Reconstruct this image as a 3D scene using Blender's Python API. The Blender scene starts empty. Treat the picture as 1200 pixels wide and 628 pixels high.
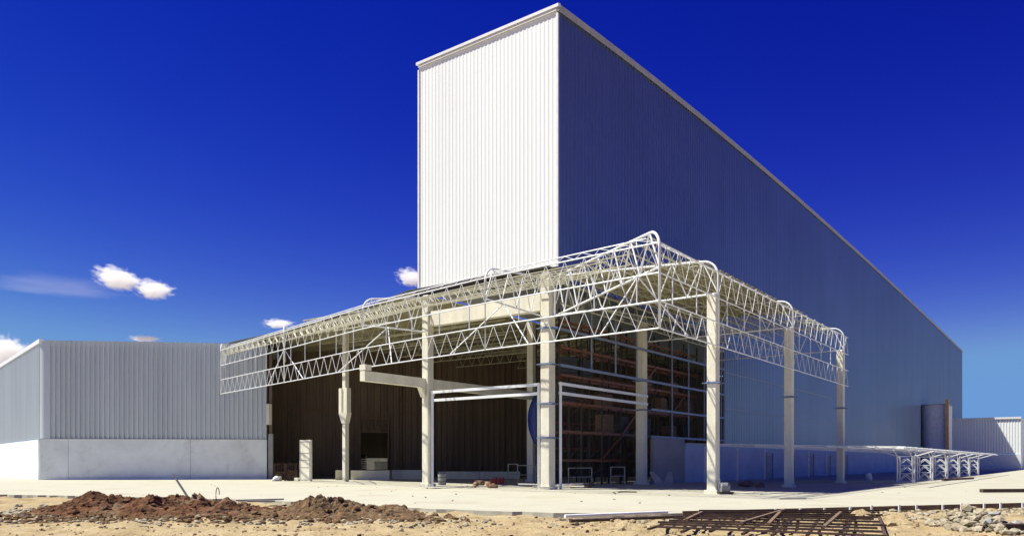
import bpy, bmesh, math, random
from mathutils import Vector, noise, Matrix
random.seed(7)
R = math.radians
sc = bpy.context.scene
COL = sc.collection

# ------------------------------------------------------------------ helpers
def V(*a): return Vector(a)

class MB:
    """collects geometry in world coordinates; build() links it as ONE mesh object"""
    def __init__(s): s.v = []; s.f = []
    def add(s, vs, fs):
        b = len(s.v); s.v += [tuple(v) for v in vs]; s.f += [tuple(i + b for i in f) for f in fs]; return s
    def hexa(s, p):
        return s.add(p, [(3,2,1,0),(4,5,6,7),(0,1,5,4),(1,2,6,5),(2,3,7,6),(3,0,4,7)])
    def box(s, c, size, ax=None, ay=None):
        """centre c, full sizes, local x axis ax (horizontal vector)"""
        c = Vector(c); ax = Vector(ax).normalized() if ax is not None else V(1,0,0)
        ay = Vector(ay).normalized() if ay is not None else V(-ax.y, ax.x, 0).normalized()
        az = ax.cross(ay)
        x, y, z = ax*size[0]/2, ay*size[1]/2, az*size[2]/2
        return s.hexa([c-x-y-z, c+x-y-z, c+x+y-z, c-x+y-z, c-x-y+z, c+x-y+z, c+x+y+z, c-x+y+z])
    def cbox(s, c, size, ax=None, bev=.02):
        """box with chamfered long (vertical) edges"""
        c = Vector(c); ax = Vector(ax).normalized() if ax is not None else V(1,0,0)
        ay = V(-ax.y, ax.x, 0)
        hx, hy, hz = size[0]/2, size[1]/2, size[2]/2
        o = [(hx-bev,-hy),(hx,-hy+bev),(hx,hy-bev),(hx-bev,hy),(-hx+bev,hy),(-hx,hy-bev),(-hx,-hy+bev),(-hx+bev,-hy)]
        lo = [c+ax*a+ay*b-V(0,0,hz) for a,b in o]; hi = [p+V(0,0,2*hz) for p in lo]
        n = 8
        return s.add(lo+hi, [tuple(reversed(range(n))), tuple(range(n,2*n))]+[(i,(i+1)%n,(i+1)%n+n,i+n) for i in range(n)])
    def tube(s, pts, r, n=6, caps=True):
        pts = [Vector(p) for p in pts]; rings = []
        rr = r if isinstance(r, (list, tuple)) else [r]*len(pts)
        for i, p in enumerate(pts):
            d = (pts[min(i+1,len(pts)-1)] - pts[max(i-1,0)]).normalized()
            u = d.cross(V(0,0,1)); 
            if u.length < 1e-3: u = d.cross(V(1,0,0))
            u.normalize(); w = d.cross(u)
            rings.append([p + (u*math.cos(2*math.pi*k/n)+w*math.sin(2*math.pi*k/n))*rr[i] for k in range(n)])
        vs = [q for g in rings for q in g]; fs = []
        for i in range(len(pts)-1):
            for k in range(n):
                fs.append((i*n+k, i*n+(k+1)%n, (i+1)*n+(k+1)%n, (i+1)*n+k))
        if caps: fs += [tuple(reversed(range(n))), tuple(range((len(pts)-1)*n, len(pts)*n))]
        return s.add(vs, fs)
    def bar(s, a, b, w, h=None):
        """rectangular bar from a to b"""
        a, b = Vector(a), Vector(b); h = h or w
        d = (b-a).normalized(); u = d.cross(V(0,0,1))
        if u.length < 1e-3: u = V(1,0,0)
        u.normalize(); t = d.cross(u)
        u *= w/2; t *= h/2
        return s.hexa([a-u-t, a+u-t, a+u+t, a-u+t, b-u-t, b+u-t, b+u+t, b-u+t])
    def zigzag(s, a0, a1, b0, b1, n, r, k=5):
        """lattice between chord a0-a1 and chord b0-b1"""
        a0,a1,b0,b1 = map(Vector,(a0,a1,b0,b1))
        for i in range(n):
            p = a0.lerp(a1, i/n); q = b0.lerp(b1, (i+.5)/n); w = a0.lerp(a1, (i+1)/n)
            s.tube([p,q], r, k); s.tube([q,w], r, k)
        return s
    def rock(s, c, r, sx=1, sy=1, sz=1, sub=1, rough=.35, seed=None):
        c = Vector(c); t = bmesh.new(); bmesh.ops.create_icosphere(t, subdivisions=sub, radius=1)
        q = Matrix.Rotation(random.uniform(0,6.28),3,'Z') @ Matrix.Rotation(random.uniform(-.5,.5),3,'X')
        off = V(random.uniform(0,99), random.uniform(0,99), 0)
        vs = []
        for v in t.verts:
            d = v.co*(1+rough*noise.noise(v.co*1.3+off)*1.6+rough*.4*random.uniform(-1,1))
            d = V(d.x*sx, d.y*sy, d.z*sz)
            vs.append(c + (q@d)*r)
        fs = [tuple(v.index for v in f.verts) for f in t.faces]; t.free()
        return s.add(vs, fs)
    def build(s, name, mat, parent=None, smooth=False, label=None, noflip=False):
        off = V(0,0,0); p = parent
        while p is not None: off += p.location; p = p.parent
        me = bpy.data.meshes.new(name)
        if parent is None:
            xs=[v[0] for v in s.v]; ys=[v[1] for v in s.v]; zs=[v[2] for v in s.v]
            org = V((min(xs)+max(xs))/2,(min(ys)+max(ys))/2,min(zs))
        else: org = off
        me.from_pydata([(v[0]-org.x, v[1]-org.y, v[2]-org.z) for v in s.v], [], s.f)
        me.update()
        if not noflip:
            bm = bmesh.new(); bm.from_mesh(me); bmesh.ops.recalc_face_normals(bm, faces=bm.faces); bm.to_mesh(me); bm.free()
        if smooth:
            for f in me.polygons: f.use_smooth = True
        o = bpy.data.objects.new(name, me); COL.objects.link(o)
        if parent is None: o.location = org
        else: o.parent = parent
        me.materials.append(mat)
        if label: o['label'] = label
        return o

def tag(o, label=None, cat=None, group=None, kind=None):
    if label: o['label'] = label
    if cat: o['category'] = cat
    if group: o['group'] = group
    if kind: o['kind'] = kind
    return o
def empty(name, loc, label, cat, group=None):
    o = bpy.data.objects.new(name, None); COL.objects.link(o); o.location = loc
    o.empty_display_size = .3
    return tag(o, label, cat, group)

# ------------------------------------------------------------------ materials
def new_mat(name):
    m = bpy.data.materials.new(name); m.use_nodes = True
    nt = m.node_tree; b = nt.nodes['Principled BSDF']
    return m, nt, b
def rgb(c): return (c[0], c[1], c[2], 1)
def mat(name, c, rough=.7, metal=0., var=.12, scale=2., c2=None, bump=0., bscale=30., stretch=(1,1,1), spec=.5, fine=0., c3=None, s3=.3, t3=(.5,.62)):
    m, nt, b = new_mat(name); N, L = nt.nodes, nt.links
    tc = N.new('ShaderNodeNewGeometry'); mp = N.new('ShaderNodeMapping'); mp.inputs['Scale'].default_value = stretch
    L.new(tc.outputs['Position'], mp.inputs['Vector'])
    n1 = N.new('ShaderNodeTexNoise'); n1.inputs['Scale'].default_value = scale; n1.inputs['Detail'].default_value = 6
    n1.inputs['Roughness'].default_value = .62
    L.new(mp.outputs[0], n1.inputs['Vector'])
    r = N.new('ShaderNodeValToRGB'); e = r.color_ramp.elements
    d = c2 if c2 else tuple(x*(1-var*2) for x in c)
    e[0].position, e[1].position = .36, .64
    e[0].color = rgb(d); e[1].color = rgb(c)
    L.new(n1.outputs['Fac'], r.inputs['Fac']); out = r.outputs['Color']
    if c3:
        n3 = N.new('ShaderNodeTexNoise'); n3.inputs['Scale'].default_value = s3; n3.inputs['Detail'].default_value = 8
        n3.inputs['Roughness'].default_value = .7
        L.new(tc.outputs['Position'], n3.inputs['Vector'])
        r3 = N.new('ShaderNodeMapRange'); r3.inputs['From Min'].default_value = t3[0]; r3.inputs['From Max'].default_value = t3[1]
        L.new(n3.outputs['Fac'], r3.inputs['Value'])
        mx = N.new('ShaderNodeMix'); mx.data_type = 'RGBA'
        L.new(r3.outputs[0], mx.inputs['Factor']); L.new(out, mx.inputs['A']); mx.inputs['B'].default_value = rgb(c3)
        out = mx.outputs['Result']
    if fine:
        n2 = N.new('ShaderNodeTexNoise'); n2.inputs['Scale'].default_value = bscale; n2.inputs['Detail'].default_value = 4
        L.new(tc.outputs['Position'], n2.inputs['Vector'])
        r2 = N.new('ShaderNodeMapRange'); r2.inputs['From Min'].default_value = .3; r2.inputs['From Max'].default_value = .7
        r2.inputs['To Min'].default_value = 1-fine; r2.inputs['To Max'].default_value = 1+fine*.5
        L.new(n2.outputs['Fac'], r2.inputs['Value'])
        mm = N.new('ShaderNodeVectorMath'); mm.operation = 'SCALE'
        L.new(out, mm.inputs[0]); L.new(r2.outputs[0], mm.inputs['Scale']); out = mm.outputs[0]
    L.new(out, b.inputs['Base Color'])
    b.inputs['Roughness'].default_value = rough; b.inputs['Metallic'].default_value = metal
    b.inputs['Specular IOR Level'].default_value = spec
    if bump:
        n4 = N.new('ShaderNodeTexNoise'); n4.inputs['Scale'].default_value = bscale; n4.inputs['Detail'].default_value = 5
        L.new(tc.outputs['Position'], n4.inputs['Vector'])
        bp = N.new('ShaderNodeBump'); bp.inputs['Distance'].default_value = bump; bp.inputs['Strength'].default_value = .8
        L.new(n4.outputs['Fac'], bp.inputs['Height']); L.new(bp.outputs[0], b.inputs['Normal'])
    return m

M = {}
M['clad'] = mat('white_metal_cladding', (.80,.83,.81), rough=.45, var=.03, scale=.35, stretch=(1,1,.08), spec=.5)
M['clad_side'] = mat('shaded_side_cladding', (.23,.28,.36), rough=.30, metal=.72, var=.05, scale=.30, stretch=(1,1,.07), c3=(.25,.30,.385), s3=.06, t3=(.45,.7), spec=.6)  # darker, bluer version of the hall cladding; the side's shade is in its colour
M['galv'] = mat('zinc_cladding', (.59,.64,.64), rough=.42, metal=.25, var=.07, scale=.6, stretch=(1,1,.1))
M['trim'] = mat('roof_edge_trim', (.42,.41,.38), rough=.5, var=.1)
M['trim_white'] = mat('white_roof_trim', (.78,.78,.78), rough=.45, var=.05)
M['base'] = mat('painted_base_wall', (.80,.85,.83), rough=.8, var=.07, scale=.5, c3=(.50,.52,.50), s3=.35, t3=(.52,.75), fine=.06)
M['hall_base'] = mat('shaded_base_wall', (.40,.49,.63), rough=.75, var=.08, scale=.5, c3=(.33,.38,.46), s3=.3, t3=(.5,.72), fine=.06)  # concrete base wall toned dim and bluish, its shade put into the colour
M['conc'] = mat('cast_concrete', (.80,.77,.62), rough=.85, var=.09, scale=1.2, stretch=(1,1,.35), c3=(.55,.49,.33), s3=.6, t3=(.55,.82), bump=.01, bscale=12, fine=.08)
M['conc_dark'] = mat('grey_concrete', (.34,.34,.33), rough=.9, var=.12, scale=1.5, fine=.1, bscale=14)
M['slab'] = mat('concrete_slab', (.44,.425,.335), rough=.9, var=.07, scale=.22, c3=(.32,.29,.215), s3=.22, t3=(.48,.70), bump=.015, bscale=9, fine=.10)
M['sand'] = mat('sandy_dirt', (.40,.32,.19), c2=(.31,.235,.125), rough=1, scale=1.3, c3=(.22,.155,.08), s3=.55, t3=(.52,.70), bump=.05, bscale=16, fine=.22, spec=.1)
M['red'] = mat('red_brown_soil', (.17,.082,.042), c2=(.08,.042,.024), rough=1, scale=2.4, c3=(.22,.155,.095), s3=.8, t3=(.50,.66), bump=.06, bscale=14, fine=.35, spec=.1)
M['brownsoil'] = mat('grey_brown_soil', (.20,.125,.068), c2=(.10,.065,.036), rough=1, scale=2.5, c3=(.27,.21,.14), s3=1.4, t3=(.55,.72), bump=.06, bscale=14, fine=.35, spec=.1)
M['gravel'] = mat('pale_gravel', (.42,.38,.28), rough=.95, c2=(.20,.155,.09), scale=3, fine=.2)
M['clod'] = mat('soil_clod', (.33,.22,.13), rough=1, c2=(.15,.08,.045), scale=2.5, fine=.3)
M['steel'] = mat('white_painted_steel', (.80,.82,.82), rough=.4, var=.06, scale=1.5)
M['steel_in'] = mat('shade_toned_steel', (.50,.48,.34), rough=.5, var=.1, scale=1.5)  # white steel toned olive: the shade on deeper members painted in
M['deck'] = mat('roof_deck_sheet', (.42,.39,.24), rough=.6, metal=.1, var=.15, scale=.8, stretch=(1,1,1))
M['brown'] = mat('brown_cladding', (.16,.113,.072), rough=.75, var=.18, scale=.8, stretch=(1,1,.12))
M['girt'] = mat('blue_grey_steel', (.20,.25,.36), rough=.45, metal=.2, var=.1)
M['dark'] = mat('dark_steel', (.035,.033,.032), rough=.6, var=.2)
M['orange'] = mat('orange_rack_beam', (.25,.085,.025), rough=.5, var=.15)
M['rust'] = mat('rusty_bar', (.10,.055,.035), rough=.85, c2=(.035,.022,.018), scale=5, fine=.3)
M['wood'] = mat('weathered_timber', (.20,.13,.08), rough=.9, c2=(.10,.065,.04), scale=4, stretch=(1,1,5))
M['red_plastic'] = mat('red_plastic', (.62,.04,.02), rough=.4)
M['blue'] = mat('blue_patch', (.04,.09,.42), rough=.5, var=.1, bump=.03, bscale=4)
M['door'] = mat('grey_blue_door', (.20,.23,.33), rough=.5)
M['orange_trim'] = mat('orange_corner_trim', (.75,.42,.16), rough=.6)
M['grey_wall'] = mat('grey_precast_wall', (.30,.30,.32), rough=.9, var=.08, scale=.7)
M['white'] = mat('white_paint', (.8,.8,.78), rough=.5, var=.08)
M['yellow'] = mat('yellow_machine_paint', (.62,.50,.22), rough=.5)

# ------------------------------------------------------------------ site frame (metres; camera at the origin looks along +Y)
F = 911/1200
T0 = V(2.68, 46, 0)                 # plan corner of the tall hall
dR = V(.598, .801, 0).normalized()  # along the long side
nR = V(dR.y, -dR.x, 0)              # outward from the long side
def W(a, b, z=0): return T0 + dR*a + nR*b + V(0,0,z)
def G(px, Y, z=0): return V((px-600)/911*Y, Y, z)     # a survey helper: bearing and distance -> site point
UP = V(0,0,1)

# ------------------------------------------------------------------ corrugated sheets
def corrugated(mb, p0, p1, z0, z1, nrm, pitch=.30, depth=.05, back=.10, zsteps=1):
    """trapezoidal sheet from p0 to p1; z0/z1 may be functions of the distance"""
    p0, p1 = Vector(p0), Vector(p1); d = p1-p0; L = d.length; d.normalize(); nrm = Vector(nrm).normalized()
    f0 = z0 if callable(z0) else (lambda t: z0); f1 = z1 if callable(z1) else (lambda t: z1)
    prof = []; n = int(L/pitch)
    pt = L/n
    for i in range(n):
        t = i*pt
        for u, h in ((0,0),(.50,0),(.60,1),(.90,1)):
            prof.append((t+u*pt, h*depth))
    prof.append((L, 0))
    vs, fs = [], []
    for (t, h) in prof:
        q = p0 + d*t + nrm*h
        vs += [V(q.x,q.y,f0(t)), V(q.x,q.y,f1(t))]
    for i in range(len(prof)-1):
        fs.append((2*i, 2*i+2, 2*i+3, 2*i+1))
    mb.add(vs, fs)
    # liner sheet behind, and closing strips
    m = max(1, int(L/12)); vs, fs = [], []
    for i in range(m+1):
        t = L*i/m; q = p0+d*t-nrm*back
        vs += [V(q.x,q.y,f0(t)), V(q.x,q.y,f1(t))]
    for i in range(m): fs.append((2*i+1, 2*i+3, 2*i+2, 2*i))
    mb.add(vs, fs)
    for t in (0, L):
        a = p0+d*t; b = a-nrm*back
        mb.add([V(a.x,a.y,f0(t)), V(b.x,b.y,f0(t)), V(b.x,b.y,f1(t)), V(a.x,a.y,f1(t))], [(0,1,2,3)])
    return mb

# ================================================================== GROUND
def gh(x, y):
    """height of the sandy ground"""
    h = -.16 + .08*noise.noise(V(x*.25, y*.35, 1)) + .09*noise.noise(V(x*.9, y*1.3, 4)) + .06*noise.noise(V(x*2.6, y*2.8, 7)) + .02*noise.noise(V(x*7, y*7, 3))
    h += .09*max(0, noise.noise(V(x*1.5+3, y*1.8, 9))-.1)
    # wheel ruts running across
    for k, (c, w) in enumerate(((19.2,.25),(20.9,.25))):
        yy = c + .35*math.sin(x*.25+k) - x*.05
        h -= .10*math.exp(-((y-yy)/w)**2)
    return h
mb = MB(); vs=[]; fs=[]
xs = [-34+ i*.16 for i in range(int(66/.16)+1)]
ys = [13.5 + j*.16 for j in range(int(30/.16)+1)]
for y in ys:
    for x in xs:
        e = min(1, (x+34)/3, (32-x)/3, (y-13.5)/1.5, (43.5-y)/3)
        e = max(0, e); vs.append(V(x, y, gh(x,y)*e + (-.2)*(1-e)))
nx = len(xs)
for j in range(len(ys)-1):
    for i in range(nx-1):
        a = j*nx+i; fs.append((a, a+1, a+nx+1, a+nx))
mb.add(vs, fs)
# ... and the surrounding sheet out to the horizon
x0,x1,y0,y1 = xs[0],xs[-1],ys[0],ys[-1]; B=6000
mb.add([V(-B,-B,-.2),V(B,-B,-.2),V(B,y0,-.2),V(-B,y0,-.2), V(-B,y1,-.2),V(B,y1,-.2),V(B,B,-.2),V(-B,B,-.2),
        V(x0,y0,-.2),V(x0,y1,-.2),V(x1,y0,-.2),V(x1,y1,-.2)],
       [(0,1,2,10,8,3),(4,9,11,5,6,7),(3,8,9,4),(10,2,5,11)])
g = mb.build('ground', M['sand'], smooth=True); tag(g, kind='structure')

# concrete apron with a real front edge
edge = [(-140,66),(-60,47),(-26,38.5),(-18,36),(-10,32.5),(-5.5,28.6),(-2.9,26.6),(1.3,24.5),(5,24.3),(10,26.0),(19.2,29.3),(60,44),(160,78)]
def ragged(pts):
    out = []
    for i in range(len(pts)-1):
        a, b = Vector(pts[i]), Vector(pts[i+1]); n = max(1, min(60, int((b-a).length/.35)))
        for k in range(n):
            p = a.lerp(b, k/n); j = .10 if p.x > 1 else .30
            out.append(V(p.x, p.y + j*noise.noise(V(p.x*1.7, p.y*1.3, 2))*1.5, 0))
    out.append(V(pts[-1][0], pts[-1][1], 0)); return out
ed = ragged(edge)
mb = MB(); n = len(ed)
top = [V(p.x,p.y,0) for p in ed]; bot = [V(p.x,p.y-.04,-.35) for p in ed]; far = [V(p.x*1.6, 260, 0) for p in ed]
mb.add(top+bot+far, [(i, i+1, 2*n+i+1, 2*n+i) for i in range(n-1)] + [(n+i, n+i+1, i+1, i) for i in range(n-1)])
s = mb.build('pavement', M['slab'], noflip=False); tag(s, kind='structure')

# ================================================================== TALL HALL
LT = 178.; HT = 28.5; WT = 11.2; ZB = 13.12
def crown(t):
    """slight camber of the long eave"""
    p = W(t, 0); px = 600 + 911*p.x/p.y; u = max(0,min(1,(px-653)/474))
    return 60*u*(1-u)*p.y/911
hall = empty('warehouse_hall', tuple(W(0,0,0)), 'very tall white metal-clad warehouse hall with blank front and long shaded side wall', 'building')
mb = MB(); corrugated(mb, W(0,-WT), W(0,0), ZB, HT, -dR, pitch=.30, depth=.013)
mb.build('front_cladding', M['clad'], hall)
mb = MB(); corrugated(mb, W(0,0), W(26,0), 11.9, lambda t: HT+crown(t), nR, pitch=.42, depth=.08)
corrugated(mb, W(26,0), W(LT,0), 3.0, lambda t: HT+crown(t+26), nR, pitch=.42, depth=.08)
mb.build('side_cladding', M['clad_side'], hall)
mb = MB(); corrugated(mb, W(LT,-WT), W(0,-WT), ZB, lambda t: HT+crown(LT-t), -nR, pitch=.6, depth=.05)
corrugated(mb, W(LT,0), W(LT,-WT), 0, HT, dR, pitch=.6, depth=.05)
mb.build('rear_cladding', M['clad'], hall)
mb = MB(); m = 40
for i in range(m):
    t0, t1 = LT*i/m, LT*(i+1)/m
    if i == 0: t0 = .11
    if i == m-1: t1 = LT-.11
    z0, z1 = HT+crown(t0)-.12, HT+crown(t1)-.12
    mb.hexa([W(t0,-WT+.12,z0-.2),W(t1,-WT+.12,z1-.2),W(t1,-.12,z1-.2),W(t0,-.12,z0-.2),
             W(t0,-WT+.12,z0),W(t1,-WT+.12,z1),W(t1,-.12,z1),W(t0,-.12,z0)])
mb.build('roof', M['trim_white'], hall)
# eave capping: long side
mb = MB(); m = 60
for i in range(m):
    t0, t1 = -.1+(LT+.2)*i/m, -.1+(LT+.2)*(i+1)/m
    z0, z1 = HT+crown(max(t0,0)), HT+crown(max(t1,0))
    mb.hexa([W(t0,-.25,z0-.02),W(t1,-.25,z1-.02),W(t1,.16,z1-.35),W(t0,.16,z0-.35),
             W(t0,-.25,z0+.15),W(t1,-.25,z1+.15),W(t1,.16,z1+.10),W(t0,.16,z0+.10)])
mb.build('eave_capping', M['trim'], hall)
mb = MB()
mb.hexa([W(-.16,-WT-.15,HT-.08),W(-.16,.17,HT-.08),W(.1,.17,HT-.02),W(.1,-WT-.15,HT-.02),
         W(-.16,-WT-.15,HT+.10),W(-.16,.17,HT+.10),W(.1,.17,HT+.17),W(.1,-WT-.15,HT+.17)])
mb.bar(W(-.09,-WT,HT-.2), W(-.09,0,HT-.2), .05, .10)
mb.build('parapet_capping', M['trim_white'], hall)
for b in (.03,-WT-.01):
    mb = MB(); mb.box(W(-.015,b,(ZB+HT)/2-.2), (.12,.12,HT-ZB-.4), dR)
    mb.build('corner_trim', M['trim_white'], hall)
# base wall
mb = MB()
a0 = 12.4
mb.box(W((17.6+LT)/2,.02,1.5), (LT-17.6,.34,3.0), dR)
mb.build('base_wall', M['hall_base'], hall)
mb = MB(); mb.box(W((a0+17.58)/2,.0,1.66), (17.6-a0,.30,3.32), dR); 
mb.build('base_wall', M['grey_wall'], hall, label='darker grey low wall beside the glazed bay')
mb = MB(); mb.box(W((17.6+LT)/2,.22,3.03), (LT-17.6,.12,.10), dR); mb.build('drip_flashing', M['trim'], hall)
# glazing grid without glass yet: girts and mullions
mb = MB()
for z in (11.55, 9.5, 7.36): mb.bar(W(.3,.02,z), W(26,.02,z), .10, .16)
for z in (5.36, 3.42): mb.bar(W(12.2,.02,z), W(26,.02,z), .10, .16)
mb.build('girt', M['girt'], hall)
for a in (4.1, 7.2, 10.2):
    mb = MB(); mb.bar(W(a,-.1,7.4), W(a,-.1,11.9), .10, .10); mb.build('mullion', M['girt'], hall)
for a in (15.9, 18.9, 22., 25.6):
    mb = MB(); mb.bar(W(a,-.1,3.4), W(a,-.1,11.9), .10, .10); mb.build('mullion', M['girt'], hall)
# doors in the base wall
for a in (37, 44, 51, 58, 66):
    mb = MB(); mb.box(W(a,.21,1.15), (1.7,.05,2.3), dR); d = mb.build('door', M['door'], hall)
    for ca, cz, sa, sz in ((a-.92,1.2,.12,2.4),(a+.92,1.2,.12,2.4),(a,2.46,1.96,.12)):
        mb = MB(); mb.box(W(ca,.24,cz),(sa,.1,sz),dR); mb.build('frame_post' if sz>1 else 'frame_head', M['girt'], d)
    mb = MB(); mb.box(W(a+.6,.27,1.05),(.14,.06,.05),dR); mb.build('handle', M['steel'], d)
# horizontal sheet laps on the side
mb = MB(); 
for z in (9.3,): mb.bar(W(26.2,.075,z), W(60,.075,z), .03, .05)
for z in (6.2,): mb.bar(W(26.2,.075,z), W(60,.075,z), .03, .05)
mb.build('lap_strip', M['trim'], hall)
# stair enclosure far along the side
st = empty('round_enclosure', tuple(W(124,1.9,0)), 'rounded tank-like enclosure with orange corner trim against the long side wall', 'enclosure')
prof = []
for k in range(25):
    t = math.pi/2*k/24; prof.append((122.2-2.2*math.sin(t), 2.2-2.1*math.cos(t)*1.0))
prof += [(120,2.9),(120,4.2),(120.3,4.4),(127,4.4),(127,.1)]
mb = MB(); n = len(prof)
lo = [W(a,b,0) for a,b in prof]; hi = [W(a,b,11.9) for a,b in prof]
mb.add(lo+hi, [(i,(i+1)%n,(i+1)%n+n,i+n) for i in range(n)]+[tuple(range(n,2*n))]); mb.build('cladding', M['white'], st)
mb = MB(); cc = [W(a-.06 if a<126 else a,b+(.06 if b>1 else 0),z) for z in (11.92,12.05) for a,b in prof]
mb.add(cc, [(i,(i+1)%n,(i+1)%n+n,i+n) for i in range(n)]+[tuple(range(n,2*n)),tuple(reversed(range(n)))]); mb.build('roof', M['trim'], st)
mb = MB(); mb.box(W(119.7,4.55,6.4),(.6,.5,12.8),dR); mb.build('corner_trim', M['orange_trim'], st)

# ================================================================== CONCRETE COLUMNS
def column(name, p, z, w, label, grp='precast columns carrying the canopy', rings=(), corbel=None):
    root = empty('concrete_column', (p.x,p.y,0), label, 'column', grp)
    mb = MB(); mb.cbox(V(p.x,p.y,z/2), (w,w,z), dR, .035)
    # pour joints, a few mm proud
    mb.build('shaft', M['conc'], root)
    mb = MB(); mb.cbox(V(p.x,p.y,.09), (w+.22,w+.22,.18), dR, .03); mb.build('base', M['conc'], root)
    for h in rings:
        mb = MB(); mb.cbox(V(p.x,p.y,h), (w+.07,w+.07,.12), dR, .03)
        for e in (-1,1): mb.bar(p+dR*(w/2+.05)*e - nR*(w/2+.22)+UP*h, p+dR*(w/2+.05)*e + nR*(w/2+.22)+UP*h, .05, .06)
        mb.build('clamp_band', M['girt'], root)
    mb = MB(); mb.box(V(p.x,p.y,z+.03),(w*.8,w*.8,.06),dR); mb.build('head_plate', M['steel'], root)
    return root
column('c', W(-.7,-.2), 12.6, .64, 'thick column at the corner of the tall white hall', rings=(7.3,5.0,3.0,9.4))
column('c', W(-.7,-9.75), 12.5, .56, 'tall column left of the corner, carrying the sloping concrete beam')
column('c', W(11.6,-.45), 11.85, .62, 'shaded olive column between the open bay and the glazed grid', rings=(7.36,5.3))
column('c', W(-.7,9.94), 10.05, .50, 'sunlit outer column nearest the camera at the canopy corner', rings=(5.6,))
column('c', W(11.6,9.94), 10.05, .50, 'second outer column along the side, lit only at its top', rings=(5.7,))
column('c', W(24.2,9.94), 10.05, .50, 'last outer column along the side, under the end of the canopy', rings=(5.7,))
column('c', W(12.8,-10.9), 12.8, .6, 'dim inner column deep inside the bay beside the blue tarpaulin')
# corbelled slim column
pc = G(405,63.5)
root = empty('concrete_column', tuple(pc), 'slim column with twin square blocks halfway up, in front of the brown wall', 'column', 'precast columns carrying the canopy')
mb = MB(); mb.cbox(pc+UP*6.4, (.40,.40,12.8), nR, .03); mb.build('shaft', M['conc'], root)
for e in (-1,1):
    mb = MB(); mb.cbox(pc+nR*.33*e-dR*.08+UP*6.6,(.36,.46,2.0),nR,.03)
    mb.build('block', M['conc'], root)
mb = MB()
q = pc
def cr(x,y,z): return q + nR*x + dR*y + UP*z
mb.hexa([cr(-.22,-.24,4.75),cr(.22,-.24,4.75),cr(.22,.2,4.75),cr(-.22,.2,4.75), cr(-.51,-.31,5.6),cr(.51,-.31,5.6),cr(.51,.2,5.6),cr(-.51,.2,5.6)])
mb.build('corbel', M['conc'], root)

# beams
bm_ = empty('concrete_beam', tuple(W(-6,-9.75,6.4)), 'long concrete beam cantilevered past the second column', 'beam')
mb = MB(); mb.box(W(3,-9.9,6.78), (18.6,.42,.60), dR); mb.build('beam_body', M['conc'], bm_)
mb = MB(); mb.box(W(-6.05,-9.9,7.30),(.5,.5,.34),dR); mb.build('end_block', M['conc'], bm_)
mb = MB()
for e in (-1,1):
    mb.hexa([W(-.7+e*.4,-10,5.85),W(-.7+e*.42,-10,5.85),W(-.7+e*.42,-9.6,5.85),W(-.7+e*.4,-9.6,5.85), W(-.7+e*.4,-10,6.47),W(-.7+e*.75,-10,6.47),W(-.7+e*.75,-9.6,6.47),W(-.7+e*.4,-9.6,6.47)])
mb.build('haunch', M['conc'], bm_)
ub = MB(); ub.box(W(-.7,-4.95,10.95),(.5,8.7,.95),dR)
o = ub.build('concrete_beam', M['conc']); tag(o, 'upper concrete beam spanning between the two tall front columns', 'beam')
ub = MB(); ub.box(W(-.55,-5.3,12.72),(.24,11.4,.5),dR)
o = ub.build('steel_beam', M['dark']); tag(o, 'dark steel edge beam under the foot of the white front cladding', 'beam')

# ================================================================== CANOPY
can = empty('steel_canopy', tuple(W(-.7,5,0)), 'open white tubular steel canopy with curved ends wrapping the hall corner', 'canopy')
ZC = (11.2, 9.88, 8.65, 7.45)
Kp = W(-7.35,10.2)
front = [V(Kp.x,Kp.y,0), V(-1.4,40.6,0), V(-9.3,48.4,0), V(-16.8,57.3,0), V(-25.1,67.0,0)]
inner = [W(-.7,-.2), W(-.7,-.35), W(-.7,-9.6), None, None]
inner[3] = G(334,66.2); inner[4] = G(266,72.0)
side  = [V(Kp.x,Kp.y,0), W(-.7,10.2), W(11.6,10.2), W(24.2,10.2), W(25.4,10.2)]

def frame(po, pi, npan, r=.065, zin=12.4, brace=None, zb=10.12, rz=.035):
    """curved-ended lattice frame from the outer plane point po to the inner point pi"""
    d = (pi-po); L = d.length; d.normalize()
    mb = MB(); rad = .85
    zt = lambda s: 11.84 + (zin-11.84)*(s/L)
    pts = [po+UP*7.45, po+UP*(zt(0)-rad)]
    for k in range(1,8):
        a = math.pi/2*k/7
        pts.append(po + d*(rad*(1-math.cos(a))) + UP*(zt(0)-rad+rad*math.sin(a)))
    pts.append(pi + UP*zin)
    r *= .85; rz *= .8
    mb.tube(pts, r, 8)
    mb.build('curved_chord', M['steel'], can, smooth=True)
    mb = MB(); mb.tube([po+UP*zb, pi+UP*zb], r*.9, 8)
    # lattice web
    bots = [L*(i/npan) for i in range(npan+1)]
    for i in range(npan):
        s0, s1 = bots[i], bots[i+1]; sm = (s0+s1)/2
        zt_ = zt(max(sm,.1)); top = po+d*sm+UP*zt_
        if sm < rad: top = po + d*sm + UP*(zt(0)-rad+math.sqrt(max(0,rad*rad-(rad-sm)**2)))
        mb.tube([po+d*s0+UP*zb, top], rz, 6); mb.tube([top, po+d*s1+UP*zb], rz, 6)
    mb.build('web', M['steel'], can)
    return d, L

def knee(po, d, left, right, s=1.75, z=10.15, zl=7.5):
    mb = MB(); ap = po+d*s+UP*z
    for q in (left, right):
        if q is not None: mb.tube([ap, Vector(q)+UP*zl], .036, 6)
    mb.build('knee_brace', M['steel'], can)

def lerp(a,b,t): return Vector(a).lerp(Vector(b),t)
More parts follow.
